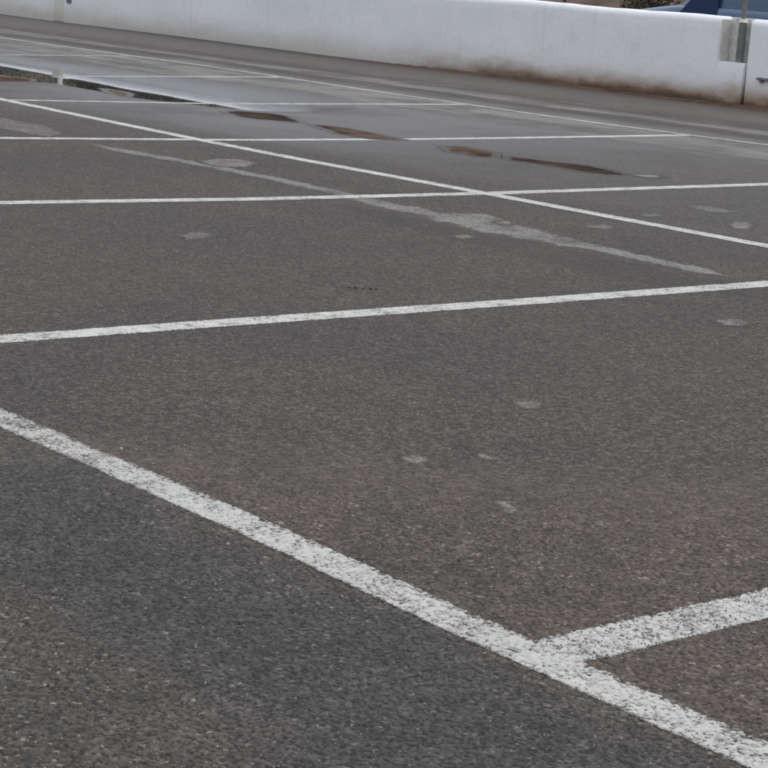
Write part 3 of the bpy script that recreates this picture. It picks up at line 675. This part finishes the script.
bm = bmesh.new(); box(bm, 3.52, 3.64, -.78, .78, .30, .50, .04); obj('bumper', bm, BK, van)

# ---------------------------------------------------------------- shrubs and rocks on the bank
def leafy(name, cs, n, leaf, mat, parent, seed, shape=(1, 1, .8)):
    rr = random.Random(seed); vs = []; fs = []
    for i in range(n):
        c, rad = cs[rr.randrange(len(cs))]
        v = Vector((rr.gauss(0, 1), rr.gauss(0, 1), rr.gauss(0, 1))).normalized() * rad * (rr.random() ** .45)
        p = Vector(c) + Vector((v.x * shape[0], v.y * shape[1], v.z * shape[2]))
        a = Vector((rr.gauss(0, 1), rr.gauss(0, 1), rr.gauss(0, 1))).normalized(); b_ = a.orthogonal().normalized()
        L_ = leaf * rr.uniform(.7, 1.4); k_ = len(vs)
        vs += [p - a * L_, p + b_ * L_ * .38, p + a * L_, p - b_ * L_ * .38]; fs.append((k_, k_ + 1, k_ + 2, k_ + 3))
    me = bpy.data.meshes.new(name); me.from_pydata(vs, [], fs); return obj(name, me, mat, parent)
def leafmat(name, a, b_):
    m, t, b = new_mat(name); P = t.objc()
    t.put(b.inputs['Base Color'], t.mix(t.ramp(t.noise(P, 2.5, 4, .6), .35, .65), a, b_)); b.inputs['Roughness'].default_value = .7
    return m
LG = leafmat('dusty_leaf', (.09, .075, .045), (.17, .14, .09)); LD = leafmat('dark_leaf', (.02, .03, .015), (.05, .06, .03)); TW = simple('twig_bark', (.10, .075, .055), .9, .3, 9)
def shrub(x, y, h_, mat, lab, seed):
    rr = random.Random(seed); r0 = tag(empty('shrub', (x, y, bank_z(x, y) - .03), rr.random() * 6), lab, 'shrub', 'shrubs on the bank behind the wall')
    bm = bmesh.new(); cs = []
    for i in range(7):
        a = rr.random() * 6.28; ln = h_ * rr.uniform(.45, .8); tip = Vector((math.cos(a) * h_ * .42, math.sin(a) * h_ * .42, ln))
        rot = tip.to_track_quat('Z', 'Y').to_matrix().to_4x4(); bmesh.ops.create_cone(bm, cap_ends=True, segments=6, radius1=.035 * h_, radius2=.008 * h_, depth=tip.length, matrix=Matrix.Translation(tip / 2) @ rot)
        cs.append((tip, h_ * rr.uniform(.18, .32)))
    cs.append((Vector((0, 0, h_ * .55)), h_ * .36)); cs.append((Vector((0, 0, h_ * .3)), h_ * .34))
    obj('stems', bm, TW, r0); leafy('foliage', cs, int(1500 * h_), .055, mat, r0, seed)
SH = ((-28.2, 25.6, .9, LG, 'small dusty shrub left of the rocks showing just above the wall top'), (-26.4, 25.2, 1.1, LD, 'dark shrub between the rocks just above the wall top'),
      (-24.6, 25.9, 1.0, LG, 'dusty shrub right behind the rock nearest the van'), (-22.9, 25.4, .85, LG, 'dusty green shrub immediately left of the blue van bonnet'),
      (-20.5, 26, 1.4, LG, 'dusty shrub straight behind the blue van'), (-31.5, 26.0, 1.5, LG, None), (-35, 26.2, 2.2, LD, None), (-39, 26.0, 2.6, LD, None), (-43, 27.0, 2.8, LD, None),
      (-47, 27.5, 2.6, LG, None), (-33, 28.5, 2.4, LD, None), (-52, 27.2, 3., LD, None), (-57, 28.2, 3., LD, None), (-49.5, 26, 2.2, LD, None), (-41, 25.6, 1.9, LD, None), (-45, 25.6, 2.1, LD, None))
for i, (x, y, h_, mt, lb) in enumerate(SH):
    shrub(x, y, h_, mt, lb or 'shrub behind the white wall, seen only mirrored in the large puddle', 50 + i)
MR = simple('brown_rock', (.20, .15, .12), .9, .35, 3, bump=.02)
for i, (x, y, s, lb) in enumerate(((-27.2, 24.6, .42, 'rounded brown rock between the two leftmost small shrubs on the bank'), (-25.5, 24.5, .5, 'largest brown rock on the bank behind the white wall'),
                                   (-24.0, 24.7, .38, 'small brown rock beside the dusty shrub on the bank'), (-29.4, 24.9, .45, 'brown rock farthest left on the bank behind the wall'), (-22.4, 24.4, .4, 'brown rock right in front of the blue van bonnet line'))):
    bm = bmesh.new(); bmesh.ops.create_icosphere(bm, subdivisions=3, radius=s)
    for v in bm.verts: v.co *= 1 + .45 * noise.noise(v.co * 1.3 / s + Vector((i * 7, 0, 0))); v.co.z *= 1.35
    o = obj('rock', bm, MR); o.location = (x, y, bank_z(x, y) + s * .6); tag(o, lb, 'rock', 'rocks at the foot of the bank')
